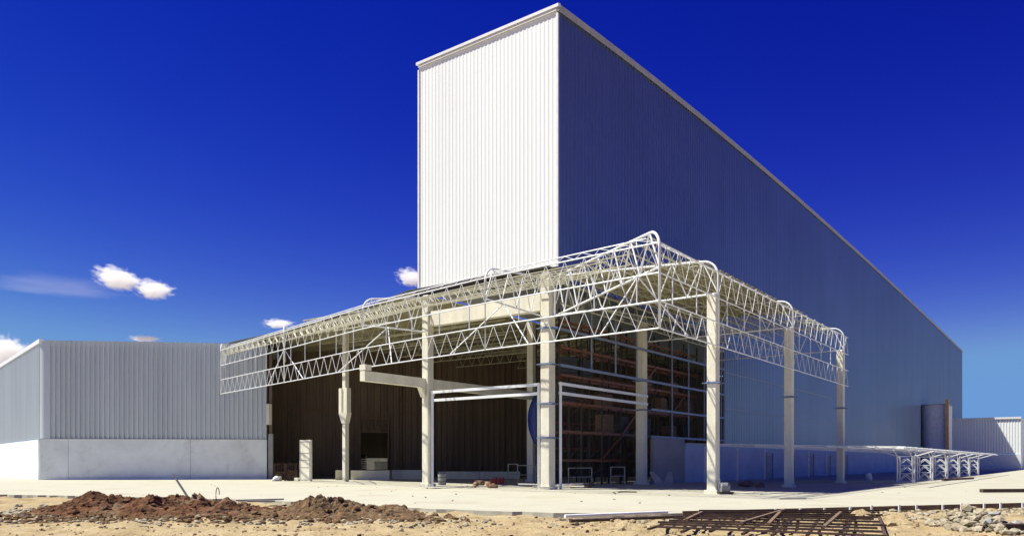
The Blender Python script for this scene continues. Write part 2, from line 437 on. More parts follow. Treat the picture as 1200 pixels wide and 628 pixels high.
# frames
d,L = frame(front[0], W(-.35,-.1), 7, r=.075, rz=.05); knee(front[0], d, lerp(front[0],front[1],.30), lerp(side[0],side[1],.45), 2.0)
dh = d
d,L = frame(W(-.7,10.2), W(-.7,.1), 6, r=.07, rz=.042); 
d,L = frame(front[1], W(-.7,-.45), 4, r=.066); knee(front[1], d, lerp(front[1],front[2],.25), lerp(front[1],front[0],.28))
d,L = frame(front[2], W(-.7,-9.6), 4, r=.066); knee(front[2], d, lerp(front[2],front[3],.27), lerp(front[2],front[1],.27))
d,L = frame(front[3], inner[3], 4, r=.066); knee(front[3], d, lerp(front[3],front[4],.22), lerp(front[3],front[2],.27))
d,L = frame(front[4], inner[4], 4, r=.05)
d,L = frame(W(11.6,10.2), W(11.6,.1), 6, r=.065)
d,L = frame(W(24.2,10.2), W(24.2,.1), 6, r=.065)

# edge lattices between frames
def edge_lattice(p, q, npan, inward, name='edge_lattice', r=.034, rz=.016, ia=None):
    p, q = Vector(p), Vector(q)
    mb = MB()
    for z in ZC: mb.tube([p+UP*z, q+UP*z], r, 6)
    mb.zigzag(p+UP*ZC[1], q+UP*ZC[1], p+UP*ZC[0], q+UP*ZC[0], npan, rz)
    mb.zigzag(p+UP*ZC[3], q+UP*ZC[3], p+UP*ZC[2], q+UP*ZC[2], npan, rz)
    for i in range(1, npan, 2):
        a = p.lerp(q, i/npan); mb.tube([a+UP*ZC[2], a+UP*ZC[1]], .032, 5)
    # top rail set back behind the curve
    a, b = (ia or p+inward*.85), q+inward*.85
    mb.tube([a+UP*11.68, b+UP*11.68], r*.9, 6)
    mb.zigzag(p+UP*ZC[0], q+UP*ZC[0], a+UP*11.68, b+UP*11.68, npan, rz*.85)
    mb.build(name, M['steel'], can)
for i, n_ in zip(range(4), (9, 9, 10, 12)):
    p, q = front[i], front[i+1]
    t = (q-p).normalized(); inw = V(t.y,-t.x,0)
    if inw.y < 0: inw = -inw
    edge_lattice(p, q, n_, inw, ia=(p+dh*1.22 if i==0 else None))
edge_lattice(side[0], side[1], 5, -nR, ia=side[0]+dh*1.22); edge_lattice(side[1], side[2], 10, -nR); edge_lattice(side[2], side[4], 11, -nR)

# purlins of the side canopy (open, unclad) along the hall
for k in range(8):
    b = 9.0 - k*1.14; zt = 11.80 + (10.2-b)/10.2*.62 + .05
    ast = -.7 - 6.65*(b/10.2)+.15
    mb = MB()
    p, q = W(ast,b), W(25.0,b)
    mb.tube([p+UP*(zt+.04), q+UP*(zt+.04)], .038, 5); mb.tube([p+UP*(zt-.52), q+UP*(zt-.52)], .034, 5)
    mb.zigzag(p+UP*(zt-.52), q+UP*(zt-.52), p+UP*(zt+.04), q+UP*(zt+.04), int((q-p).length/.95), .020, 4)
    mb.build('purlin', M['steel_in'], can)
# cross ties on top of the purlins
mb = MB()
for a in [x*2.05-.7+2.05 for x in range(12)]:
    mb.tube([W(a,.2,12.5), W(a,9.3,11.86)], .028, 5)
for a in [x*4.1-.7 for x in range(6)]:
    mb.tube([W(a,.2,12.3), W(a+4.1,9.3,11.7)], .024, 5); mb.tube([W(a+4.1,.2,12.3), W(a,9.3,11.7)], .024, 5)
mb.build('cross_ties', M['steel_in'], can)
# end lattice of the side canopy and inner wall lattice
mb = MB()
for z in (12.1, 10.9): mb.tube([W(-.2,.35,z), W(25,.35,z)], .05, 6)
mb.zigzag(W(-.2,.35,10.9), W(25,.35,10.9), W(-.2,.35,12.1), W(25,.35,12.1), 20, .03)
mb.build('wall_lattice', M['steel_in'], can)
# longitudinal ties at bottom chord level
mb = MB()
for b in (3.3, 6.6): mb.tube([W(-.7,b,10.15), W(24.2,b,10.15)], .04, 6)
for a in (-.7,11.6): 
    mb.tube([W(a,3.3,10.15), W(a+12.3,6.6,10.15)], .03, 5); mb.tube([W(a,6.6,10.15), W(a+12.3,3.3,10.15)], .03, 5)
mb.build('bracing', M['steel_in'], can)

# purlins of the front canopy
for f in (.22,.42,.62,.82):
    for i in range(4):
        p, q = front[i].lerp(inner[i] if i else W(-.5,0), f), front[i+1].lerp(inner[i+1], f)
        z = 11.2 + 1.1*min(1,f*1.15) - .12
        mb = MB(); mb.tube([p+UP*z, q+UP*z], .035, 5); mb.tube([p+UP*(z-.5), q+UP*(z-.5)], .032, 5)
        mb.zigzag(p+UP*(z-.5), q+UP*(z-.5), p+UP*z, q+UP*z, int((q-p).length/1.0), .018, 4)
        mb.build('purlin', M['steel_in'], can)

# roof deck: starts at the column row, level with the foot of the front cladding
deck = empty('roof_deck', (-12,60,12), 'ribbed metal roof deck covering the open bay left of the hall', 'roof')
mb = MB()
flat = [W(-.95,-.1), W(-.95,-11.3), G(427,57.9), G(334,67.6), G(268,72.6), V(-23.0,73.6,0), V(-24.4,104,0), W(62,-WT-.25), W(-.7,-WT-.25), W(-.72,-.15)]
flat = flat[:4]+[G(262,75.5), V(-24.4,79.6,0), V(-24.4,104,0), W(62,-WT-.25), W(.2,-WT-.25), W(.2,-.15)]
ZD = 12.98
lo = [p+UP*ZD for p in flat]; hi = [p+UP*(ZD+.10) for p in flat]; n=len(flat)
mb.add(lo+hi, [tuple(range(n)), tuple(reversed(range(n,2*n)))]+[(i,(i+1)%n,(i+1)%n+n,i+n) for i in range(n)])
mb.build('deck_sheet', M['deck'], deck)
mb = MB()
for i in range(4):
    mb.bar(flat[i]+UP*(ZD+.0)-V(0,.03,0), flat[i+1]+UP*(ZD+.0)-V(0,.03,0), .06, .14)
mb.build('edge_flashing', M['dark'], deck)
for k in range(23):      # ribs of the sheet, seen from below
    a = .0+k*2.6; q0 = W(a,-WT-.5); q1 = q0 - nR*min(30, 12+a*1.2)
    if a < 1: continue
    mb = MB(); mb.bar(q0+UP*(ZD-.07), q1+UP*(ZD-.07), .09, .12); mb.build('deck_rib', M['deck'], deck)
sd = MB()
m = 44
for i in range(m):
    a0_, a1_ = -.45+18*i/m, -.45+18*(i+1)/m; h = .05 if i%2 else 0
    sd.hexa([W(a0_,.35,12.50+h),W(a1_,.35,12.50+h),W(a1_,9.1,11.98+h),W(a0_,9.1,11.98+h),W(a0_,.35,12.55+h),W(a1_,.35,12.55+h),W(a1_,9.1,12.03+h),W(a0_,9.1,12.03+h)])
sd.build('side_deck_sheet', M['deck'], can)
for k in range(7):
    mb = MB(); a = .9+ k*4.6
    p, q = W(a,-WT-.4), W(a,-WT-.4) - nR*(13+k*1.1)
    mb.tube([p+UP*12.75,q+UP*12.75],.06,5); mb.tube([p+UP*11.6,q+UP*11.6],.05,5)
    mb.zigzag(p+UP*11.6,q+UP*11.6,p+UP*12.75,q+UP*12.75,int((q-p).length/1.2),.03,5)
    mb.build('roof_truss', M['steel_in'], deck)

# ================================================================== WHITE RAIL GATES
def rails(name, p, q, zz, posts, label):
    root = empty('door_frame', (p.x,p.y,0), label, 'door frame', 'white door frames between the columns')
    for z in zz:
        mb = MB(); mb.bar(p+UP*z, q+UP*z, .10, .17); mb.build('rail', M['steel'], root)
    for t in posts:
        mb = MB(); c = p.lerp(q,t); mb.bar(c, c+UP*(zz[0]+.1), .15, .15); mb.build('post', M['steel'], root)
rails('r', W(-.85,-9.3), W(-.85,-.75), (6.15,5.62), (.999,.012), 'white twin-rail door frame left of the corner column')
rails('r', W(-.12,.22), W(11.2,.22), (6.22,5.66), (.012,), 'white twin-rail door frame right of the corner column')

# ================================================================== LOW BUILDING (left)
A = G(48,70); Bp = G(313,72.2)
ld = (Bp-A).normalized(); ln = V(ld.y,-ld.x,0)
Ld = V(-.649,.761,0); Ln = V(-Ld.y, Ld.x, 0)
if Ln.y > 0: Ln = -Ln
low = empty('warehouse', tuple(A), 'low warehouse with grey corrugated upper wall over a pale concrete base', 'building')
HL = 12.55; rc = .45
mb = MB()
corrugated(mb, A+ld*rc, Bp, 3.72, HL, ln, pitch=.42, depth=.15)
mb.build('front_cladding', M['galv'], low)
# rounded corner flashing
mb = MB(); vs=[];fs=[]
c = A + ld*rc + Ld*rc
for k in range(9):
    t = k/8; a = (ln.lerp(Ln, t)).normalized()
    p = (A+ld*rc).lerp(A+Ld*rc, t)*.0 + A + ld*rc*(1-t)**2 + Ld*rc*t**2
    vs += [V(p.x,p.y,3.72)+ln*.0, V(p.x,p.y,HL-.05)]
for k in range(8): fs.append((2*k,2*k+2,2*k+3,2*k+1))
mb.add(vs,fs); mb.build('corner_flashing', M['galv'], low, smooth=True)
mb = MB(); corrugated(mb, A+Ld*(46+rc), A+Ld*rc, 3.72, lambda t: HL-.06, Ln, pitch=.405, depth=.06)
mb.build('side_cladding', M['galv'], low)
mb = MB()
p0 = A+Ln*.10; p1 = A+Ld*46+Ln*.10
mb.hexa([p0-Ln*.3+UP*(HL-.25), p0+Ln*.05+UP*(HL-.25), p1+Ln*.05+UP*(HL-.25), p1-Ln*.3+UP*(HL-.25), p0-Ln*.3+UP*(HL+.12), p0+Ln*.05+UP*(HL+.12), p1+Ln*.05+UP*(HL+.12), p1-Ln*.3+UP*(HL+.12)])
mb.build('eave_trim', M['trim_white'], low)
# base walls
mb = MB()
def wallbox(mb, p, q, nrm, th, z0, z1, gap=0):
    p=Vector(p);q=Vector(q)
    mb.hexa([p+UP*z0, q+UP*z0, q-nrm*th+UP*z0, p-nrm*th+UP*z0, p+UP*z1, q+UP*z1, q-nrm*th+UP*z1, p-nrm*th+UP*z1])
segs = [(0,.135),(.138,.66),(.663,1)]
for a,b in ((0,.12),(.1215,.655),(.6565,1)):
    wallbox(mb, (A+ln*.16).lerp(Bp+ln*.16,a), (A+ln*.16).lerp(Bp+ln*.16,b), ln, .4, 0, 3.66)
mb.build('base_wall', M['base'], low)
mb = MB(); wallbox(mb, A+Ld*.42+Ln*.14, A+Ld*14+Ln*.14, Ln, .4, 0, 3.64); wallbox(mb, A+Ld*14.03+Ln*.14, A+Ld*46+Ln*.14, Ln, .4, 0, 3.64)
mb.build('base_wall', M['base'], low)
mb = MB(); wallbox(mb, A+ln*.20+ld*.1, Bp+ln*.20, ln, .14, 3.665, 3.725); mb.build('flashing', M['trim'], low)
# roof slab + right end wall
mb = MB()
rp = [A+ld*.6-ln*.3, Bp-ln*.3, V(-24.8,104,0), A+Ld*46-Ln*.5]
lo=[p+UP*(HL-.5) for p in rp]; hi=[p+UP*(HL-.3) for p in rp]
mb.add(lo+hi,[(3,2,1,0),(4,5,6,7),(0,1,5,4),(1,2,6,5),(2,3,7,6),(3,0,4,7)]); mb.build('roof', M['galv'], low)
E1 = V(-24.6,79.4,0)
mb = MB(); wallbox(mb, Bp-ln*.2, E1, V(1,0,0), .3, 0, 12.96); mb.build('end_wall', M['brown'], low)

# ================================================================== BROWN BACK WALL
E2 = V(16,85.5,0); bd = (E2-E1).normalized(); bn = V(bd.y,-bd.x,0)
def onwall(px):  # distance along the wall seen at a bearing
    k = (px-600)/911; return (k*E1.y-E1.x)/(bd.x-k*bd.y)
bw = empty('partition_wall', tuple(E1), 'dark brown ribbed wall at the back of the open bay', 'wall')
w0, w1 = onwall(423), onwall(454); Lw = (E2-E1).length
mb = MB()
corrugated(mb, E1, E1+bd*w0, .0, 12.96, bn, pitch=.62, depth=.09)
corrugated(mb, E1+bd*w0, E1+bd*w1, 4.7, 12.96, bn, pitch=.62, depth=.09)
corrugated(mb, E1+bd*w0, E1+bd*w1, .0, .75, bn, pitch=.62, depth=.09)
corrugated(mb, E1+bd*w1, E2, .0, 12.96, bn, pitch=.62, depth=.09)
mb.build('cladding', M['brown'], bw)
mb = MB()
mb.bar(E1+bn*.16+UP*7.1, E1+bd*(onwall(398))+bn*.16+UP*6.85, .08, .12)
mb.bar(E1+bd*onwall(410)+bn*.16+UP*6.8, E2+bn*.16+UP*6.4, .06, .06)
mb.bar(E1+bn*.16+UP*3.7, E1+bd*w0+bn*.16+UP*3.7, .05, .06)
mb.build('rail', M['wood'], bw)
mb = MB()
for px in (344,): mb.bar(E1+bd*onwall(px)+bn*.2, E1+bd*onwall(px)+bn*.2+UP*12.3, .14,.14)
for px in (470,508,552,590): mb.bar(E1+bd*onwall(px)+bn*.2, E1+bd*onwall(px)+bn*.2+UP*12.3, .12,.12)
mb.build('stud', M['wood'], bw)
wf = MB()
for t in (w0-.1,w1+.1): wf.bar(E1+bd*t+bn*.2+UP*.7, E1+bd*t+bn*.2+UP*6.2, .16, .16)
for z in (.75,4.7,6.1): wf.bar(E1+bd*(w0-.1)+bn*.2+UP*z, E1+bd*(w1+.1)+bn*.2+UP*z, .14, .14)
wf.zigzag(E1+bd*w0+bn*.2+UP*4.75,E1+bd*w1+bn*.2+UP*4.75,E1+bd*w0+bn*.2+UP*6.05,E1+bd*w1+bn*.2+UP*6.05,4,.04,4)
wo = wf.build('window_frame', M['wood'], bw)
# dim room behind the opening, open low at its far side
rm = MB()
wallbox(rm, V(-30,103,0), V(30,103,0), V(0,-1,0), .2, 2.1, 12.9)
wallbox(rm, V(16.2,85.9,0), V(30,103,0), V(.7,-.7,0), .2, 0, 12.4)
o = rm.build('partition_wall', M['brown']); tag(o, 'far dim wall glimpsed through the opening in the brown wall', 'wall')
for k,(x,h,w) in enumerate(((-20.3,1.6,1.0),(-18.9,2.7,.9),(-16.6,1.9,1.6),(-15.0,1.2,.8))):
    mb = MB(); 
    for j in range(int(h/.28)): mb.box(V(x+random.uniform(-.05,.05),98+k*.4,.14+j*.28),(w,1,.22))
    o = mb.build('material_stack', M['white' if k!=1 else 'dark']); tag(o, ['pale short stack seen low through the wall opening, leftmost','tall dark stack seen through the wall opening','wide pale stack seen low through the wall opening','small pale stack at the right of the wall opening'][k], 'stack')
# plinth blocks in front of the brown wall
def plinth(px0, px1, y, h, label):
    a, b = G(px0, y), G(px1, y+.6); mb = MB(); n = max(1,int((b-a).length/3)); d=(b-a)
    for i in range(n):
        p, q = a+d*(i/n), a+d*((i+.985)/n)
        wallbox(mb, p, q, V(0,-1,0), .8, 0, h)
    o = mb.build('concrete_plinth', M['conc']); tag(o, label, 'plinth', 'low plinths in front of the brown wall')
plinth(393,401,69,.85,'short olive plinth block left of the slim corbelled column')
plinth(411,457,69,.85,'plinth under the wall opening, lit at the front')
plinth(459,494,71.6,.85,'plinth running into the bay right of the wall opening')
plinth(513,610,73,.7,'long dim plinth deep inside the bay')
# wall-end half column
p = G(317.5,72.1); root = empty('wall_pier', tuple(p), 'narrow grey pier with a pale block where the low warehouse ends', 'pier')
mb = MB(); mb.cbox(p+UP*2.1,(.42,.42,4.2),ld,.03); mb.build('shaft', M['conc_dark'], root)
mb = MB(); mb.cbox(p+V(-.1,-.25,6.0),(.40,.36,1.9),nR,.03); mb.build('block', M['conc'], root)
mb = MB(); mb.cbox(p+UP*8.0,(.26,.26,7.8),ld,.03); mb.build('stem', M['brown'], root)
# upright precast panel
p = G(358.5,65); root = empty('precast_panel', tuple(p), 'upright pale concrete panel standing in front of the brown wall', 'panel')
mb = MB(); mb.cbox(p+UP*1.72,(1.40,.22,3.44),nR,.02); mb.build('panel_body', M['conc'], root)
mb = MB()
for z in (.12,1.15,1.75,2.35,3.3): mb.box(p-dR*.115+UP*z,(1.28,.02,.04),nR)
for x in (-.6,.6): mb.box(p-dR*.115+nR*x+UP*1.72,(.05,.018,3.2),nR)
mb.build('rib', M['conc_dark'], root)
mb = MB(); mb.box(p-nR*1.0-dR*.1+UP*.14,(.5,.3,.28),nR); mb.build('foot_block', M['conc'], root)
# wire cages
for k,(px,lab) in enumerate(((329.5,'dark wire cage beside the grey pier'),(342.5,'dark wire cage beside the upright pale panel'))):
    p = G(px,66); root = empty('wire_cage', tuple(p), lab, 'cage', 'wire cages by the brown wall')
    mb = MB(); w,h=.85,1.45 
    for x in (-w/2,w/2):
        for y in (-.4,.4): mb.bar(p+V(x,y,0),p+V(x,y,h),.07)
    for z in (.1,h): 
        mb.bar(p+V(-w/2,-.4,z),p+V(w/2,-.4,z),.06); mb.bar(p+V(-w/2,.4,z),p+V(w/2,.4,z),.06)
        for x in (-w/2,w/2): mb.bar(p+V(x,-.4,z),p+V(x,.4,z),.06)
    mb.build('frame', M['rust'], root)
    mb = MB()
    for i in range(6): mb.bar(p+V(-w/2,-.41,.2+i*.22),p+V(w/2,-.41,.2+i*.22),.03)
    for i in range(5): mb.bar(p+V(-w/2+(i+.5)*w/5,-.41,.1),p+V(-w/2+(i+.5)*w/5,-.41,h),.03)
    mb.build('mesh_side', M['rust'], root)
    mb = MB(); mb.box(p+UP*.42,(w*.85,.7,.62+k*.3)); mb.build('contents', M['brownsoil'], root)
mb = MB(); mb.rock(G(324.5,65.3,.16),.33,1.3,1,.7,2); o = mb.build('cement_bag', M['white'], smooth=True); tag(o,'small white bag slumped at the foot of the wire cages','bag')

# ================================================================== INSIDE THE HALL: pallet racks
def rack(b, a0, nb, bay, levels, label, extra=True):
    root = empty('pallet_rack', tuple(W(a0,b,0)), label, 'pallet rack', 'orange pallet racks inside the hall')
    for i in range(nb+1):
        a = a0+i*bay; mb = MB()
        for e in (-.5,.5): mb.bar(W(a,b+e), W(a,b+e,11.6), .12, .10)
        for j in range(8): mb.bar(W(a,b-.5,.5+j*1.4), W(a,b+.5,1.2+j*1.4), .05, .05)
        mb.build('upright', M['dark'], root)
    for z in levels:
        for i in range(nb):
            mb = MB()
            a = a0+i*bay
            for e in (-.55,.55): mb.bar(W(a+.05,b+e,z), W(a+bay-.05,b+e,z), .07, .17)
            mb.build('beam', M['orange'], root)
    if extra:
        for i,(z0,z1) in ((3,(3.6,5.6)),(4,(7.2,9.0)),(2,(1.9,3.5)),(6,(5.4,7.2))):
            mb = MB(); mb.bar(W(a0+i*bay,b+.62,z0), W(a0+(i+1)*bay,b+.62,z1), .07, .12); mb.build('diagonal_brace', M['orange'], root)
rack(-3.0, 4.0, 8, 2.75, (1.7,3.6,5.5,7.3,9.1,10.8), 'orange and blue pallet rack standing just inside the glazed grid')
rack(-6.6, 8.0, 8, 2.75, (2.6,4.5,6.4,8.2,10.0), 'second pallet rack, deeper in the hall behind the first', False)
# crates stored on the racks
for k in range(16):
    i = random.randrange(8); z = random.choice((1.7,3.6,5.5,7.3)); a = 4+2.75*i+random.uniform(.8,1.9)
    mb = MB(); h = random.uniform(.6,1.2); mb.box(W(a,-3.0,z+.11+.07),(1.2,.95,.12),dR)
    for j in range(4): mb.box(W(a,-3.0,z+.27+h*(j+.5)/4),(1.1,.9,h/4*.94),dR)
    o = mb.build('crate', M['wood' if k%3 else 'dark']); tag(o,'dim slatted crate stored on the front pallet rack','crate','crates stored on the racks')
# blue tarpaulin
p = G(629,62.4)  # thin sheet built for a blue shape of unknown nature
mb = MB(); vs=[];fs=[]; nu,nv=8,14
for side_ in (0,1):
    for j in range(nv+1):
        for i in range(nu+1):
            u,v=i/nu,j/nv; wdt=.95*(.35+.65*math.sin(math.pi*min(1,max(0,.12+.8*v))))
            vs.append(G(637.5,60.5)+V(-wdt*1.35*u, .10*math.sin(u*9+v*2)+side_*.03, 3.0+4.0*v))
n=(nu+1)*(nv+1)
for s_ in (0,1):
    for j in range(nv):
        for i in range(nu):
            a=s_*n+j*(nu+1)+i; fs.append((a,a+1,a+nu+2,a+nu+1))
mb.add(vs,fs); o=mb.build('patch',M['blue'],smooth=True); tag(o,'bright blue tarpaulin between the inner column and the corner column','patch')

# ================================================================== SITE CLUTTER
def trestle(px, Y, w, h, label, yaw=0):
    p = G(px,Y); ax = V(math.cos(yaw),math.sin(yaw),0); root = empty('barrier', tuple(p), label, 'barrier', 'barriers in the open bay')
    for e in (-1,1):
        mb = MB(); mb.bar(p+ax*w/2*e, p+ax*w/2*e+UP*h, .06); mb.build('leg', M['steel_in'], root)
    for z in (h, h*.5):
        mb = MB(); mb.bar(p-ax*w/2+UP*z, p+ax*w/2+UP*z, .05); mb.build('rail', M['steel_in'], root)
trestle(601,57,.7,1.45,'narrow steel barrier left of the inner column')
trestle(617,56,1.3,1.35,'steel barrier just left of the corner column',.1)
trestle(680,52,2.2,1.2,'wide steel barrier right of the corner column',.7)
trestle(724,54,1.6,1.25,'steel barrier near the olive shaded column',.8)
# red jerrycans
for k,(px,lab) in enumerate(((579,'red plastic fuel can, left one of a pair'),(587,'red plastic fuel can, right one of a pair'))):
    p = G(px,56.5); root = empty('fuel_can', tuple(p), lab, 'fuel can','red fuel cans')
    mb = MB(); mb.cbox(p+UP*.2,(.42,.28,.40),V(1,.2,0),.05); mb.build('body', M['red_plastic'], root)
    mb = MB(); mb.tube([p+V(-.1,0,.40),p+V(-.1,0,.5),p+V(.1,0,.5),p+V(.1,0,.40)],.025,6); mb.build('handle', M['red_plastic'], root)
    mb = MB(); mb.tube([p+V(.16,0,.40),p+V(.22,0,.5)],.035,8); mb.build('spout', M['dark'], root)
# drum near column 502
p = G(518,54); root = empty('drum', tuple(p), 'small grey drum right of the tall left column', 'drum')
mb = MB(); mb.tube([p,p+UP*.02,p+UP*.8],[.27,.28,.28],16); mb.build('body', M['conc_dark'], root)
mb = MB()
for z in (.25,.55,.79): mb.tube([p+UP*(z-.015),p+UP*(z+.015)],.295,16)
mb.build('hoop', M['dark'], root)
# plate compactor by the sunlit column
p = G(850,38.6); root = empty('plate_compactor', tuple(p), 'small pale plate compactor beside the sunlit outer column', 'compactor')
mb = MB(); mb.hexa([p+V(-.3,-.24,.02),p+V(.3,-.24,.02),p+V(.3,.24,.02),p+V(-.3,.24,.02),p+V(-.4,-.26,.12),p+V(.4,-.26,.12),p+V(.4,.26,.12),p+V(-.4,.26,.12)]); mb.build('plate', M['dark'], root)
mb = MB(); mb.cbox(p+V(0,0,.28),(.42,.36,.3),None,.04); mb.build('engine', M['conc_dark'], root)
mb = MB(); mb.cbox(p+V(-.05,0,.50),(.34,.30,.14),None,.05); mb.build('fuel_tank', M['white'], root)
mb = MB(); mb.tube([p+V(.14,-.1,.3),p+V(.2,-.1,.5),p+V(.2,-.1,.62)],.04,8); mb.build('exhaust', M['dark'], root)
mb = MB()
for e in (-.17,.17): mb.tube([p+V(-.22,e,.15),p+V(-.32,e,.62),p+V(-.30,e,.72)],.02,6)
mb.tube([p+V(-.30,-.17,.72),p+V(-.30,.17,.72)],.02,6); mb.build('handle', M['steel_in'], root)
# leaning steel frames by the grey wall
for k,(px,lab) in enumerate(((776,'thin grey steel plate leaning left, by the grey low wall'),(783,'thin grey steel plate leaning right, by the grey low wall'))):
    p = G(px,50.5+k*.4); mb = MB(); ax=V(1,0,0)
    t = .4 if k else -.4
    mb.hexa([p+V(-.35,0,0),p+V(.35,0,0),p+V(.35,.05,0),p+V(-.35,.05,0),p+V(-.35+t,.4,.95),p+V(-.05+t,.4,.95),p+V(-.05+t,.45,.95),p+V(-.35+t,.45,.95)])
    o=mb.build('steel_plate', M['conc_dark']); tag(o,lab,'plate')
# cream debris by the corner column
for k,(px,Y,l) in enumerate(((662,47.5,2.4),(668,48.2,1.6),(655,46.6,1.3),(625,48.0,1.9),(636,47.2,1.2))):
    p=G(px,Y,.12+.1*(k%2)); a=random.uniform(-.4,.4); d_=V(math.cos(a),math.sin(a),.06*random.uniform(-1,1))*l/2
    mb=MB(); mb.bar(p-d_,p+d_,.18,.08); o=mb.build('plank',M['white' if k%2 else 'conc'])
    tag(o,['long pale plank lying right of the corner column','pale plank lying behind the long one right of the corner column','short pale plank at the very foot of the corner column','pale plank lying left of the corner column','short pale plank between the door post and corner column'][k],'plank','offcut planks around the corner column')
mb=MB()
for k in range(26):
    px=random.choice((random.uniform(665,700),random.uniform(610,640),random.uniform(545,580),random.uniform(860,900)))
    mb.rock(G(px,random.uniform(47,55),.1),random.uniform(.12,.3),1.3,1,.8)
o=mb.build('debris',M['clod']); tag(o,'scattered dark debris on the floor of the open bay','debris',kind='stuff')
mb=MB()
for k in range(80):
    x=random.uniform(-22,30); y=random.uniform(27,60)
    if y< 26+abs(x)*.55: continue
    mb.rock((x,y,.02),random.uniform(.02,.06),1.4,1,.6)
o=mb.build('gravel',M['gravel']); tag(o,'loose stones and concrete crumbs scattered over the pale slab','stones',kind='stuff')
# slab offcuts
for k,(px,Y,w,lab) in enumerate(((928,33.5,1.2,'thin grey board lying flat on the slab in front of the outer columns'),(735,41,1.0,'flat tan board lying on the slab left of the sunlit column'))):
    mb=MB(); mb.box(G(px,Y,.03),(w,.25,.05),V(1,.1,0)); o=mb.build('board',M['wood'if k else'conc_dark']); tag(o,lab,'board')

# dark pipes at the right
def lie(px0,y0,px1,y1,r,m,name,label,cat,z=None,flat=False):
    Y0=911*1.6/(y0-541); Y1=911*1.6/(y1-541); a=G(px0,Y0,r); b=G(px1,Y1,r); mb=MB()
    if z is not None: a.z=b.z=z
    if flat: mb.bar(a,b,r*2.4,r*1.6)
    else: mb.tube([a,b],r,10)
    o=mb.build(name,m); tag(o,label,cat); return o
lie(1150,577,1330,576,.11,M['rust'],'timber_beam','long dark beam lying on the slab at the right edge','beam',flat=True)
lie(1175,617,1290,617,.10,M['rust'],'timber_beam','dark beam lying in the sand below the rubble at the right edge','beam',z=.0,flat=True)
lie(662,607,782,602,.055,M['white'],'pipe','pale pipe lying along the slab edge left of the rusty bar mat','pipe',z=.06)
lie(668,609,800,604,.05,M['rust'],'pipe','dark rusty pipe lying below the pale pipe','pipe',z=-.02)
# pole leaning by the heap
mb=MB(); mb.tube([G(203,34,.75+.3),G(224,29,.1)],.05,6); o=mb.build('pole',M['dark']); tag(o,'thin dark pole leaning on the red soil heap','pole')
mb=MB(); mb.tube([G(255+2*math.cos(t/3),27.5,.45+.25*math.sin(t/3.)) for t in range(0,16)],.015,5); o=mb.build('wire',M['dark']); tag(o,'loop of thin wire sticking out of the soil heap','wire')
mb=MB(); mb.bar(G(276,30.5,.1),G(332,31.5,.1),.2,.06); mb.bar(G(290,29.8,.1),G(322,29.8,.1),.12,.06); o=mb.build('board',M['conc_dark']); tag(o,'pale grey boards lying behind the soil heap','board')

# slab edge formwork: board plus stakes
ef = empty('formwork', (10,26,-.1), 'dark formwork board with white stakes along the slab edge right of the bar mat', 'formwork')
mb=MB()
pts=[(5.3,24.15),(10,25.8),(19.2,29.1),(34,34.4)]
for i in range(len(pts)-1): mb.bar(V(*pts[i],-.0),V(*pts[i+1],-.0),.05,.16)
mb.build('board',M['wood'],ef)
for k in range(17):
    t=k/16; x=5.8+t*15; y=24.15+ (x-5.3)*.352-.02 if x<10 else 25.8+(x-10)*.3587
    mb=MB(); mb.box(V(x+random.uniform(-.1,.1),y-.12,.0),(.06,.06,.20+random.uniform(-.06,.06))); mb.build('stake',M['white'],ef)

# ------------------------------------------------------------------ rusty bar mat
c0,c1,c2,c3 = V(3.2,18.1,0),V(7.5,15.8,0),V(11.2,24.0,0),V(5.9,24.1,0)
matr = empty('bar_mat', (7,20,0), 'dark rusty mat of crossed steel bars lying on the sand', 'steel mat')
for i in range(8):
    t=i/7+random.uniform(-.012,.012); a=c0.lerp(c1,t); b=c3.lerp(c2,t)
    mb=MB(); z=.02+random.uniform(0,.03); mb.bar(a+UP*z+V(0,random.uniform(-.3,.2),0),b+UP*z+V(random.uniform(-.15,.15),random.uniform(-.2,.2),0),.065,.05); mb.build('long_bar',M['rust'],matr)
for i in range(10):
    t=i/9+random.uniform(-.01,.01); a=c0.lerp(c3,t); b=c1.lerp(c2,t)
    mb=MB(); z=.09+random.uniform(0,.03); mb.bar(a+UP*z+V(random.uniform(-.2,.2),0,0),b+UP*z+V(random.uniform(-.2,.2),0,0),.05,.05); mb.build('cross_bar',M['rust'],matr)
for i in range(5):
    mb=MB(); t=random.uniform(.1,.9); a=c0.lerp(c1,t); b=c3.lerp(c2,min(1,max(0,t+random.uniform(-.15,.15))))
    mb.bar(a.lerp(b,random.uniform(0,.3))+UP*.16,a.lerp(b,random.uniform(.6,.95))+UP*.17,.08,.05); mb.build('loose_bar',M['wood'],matr)

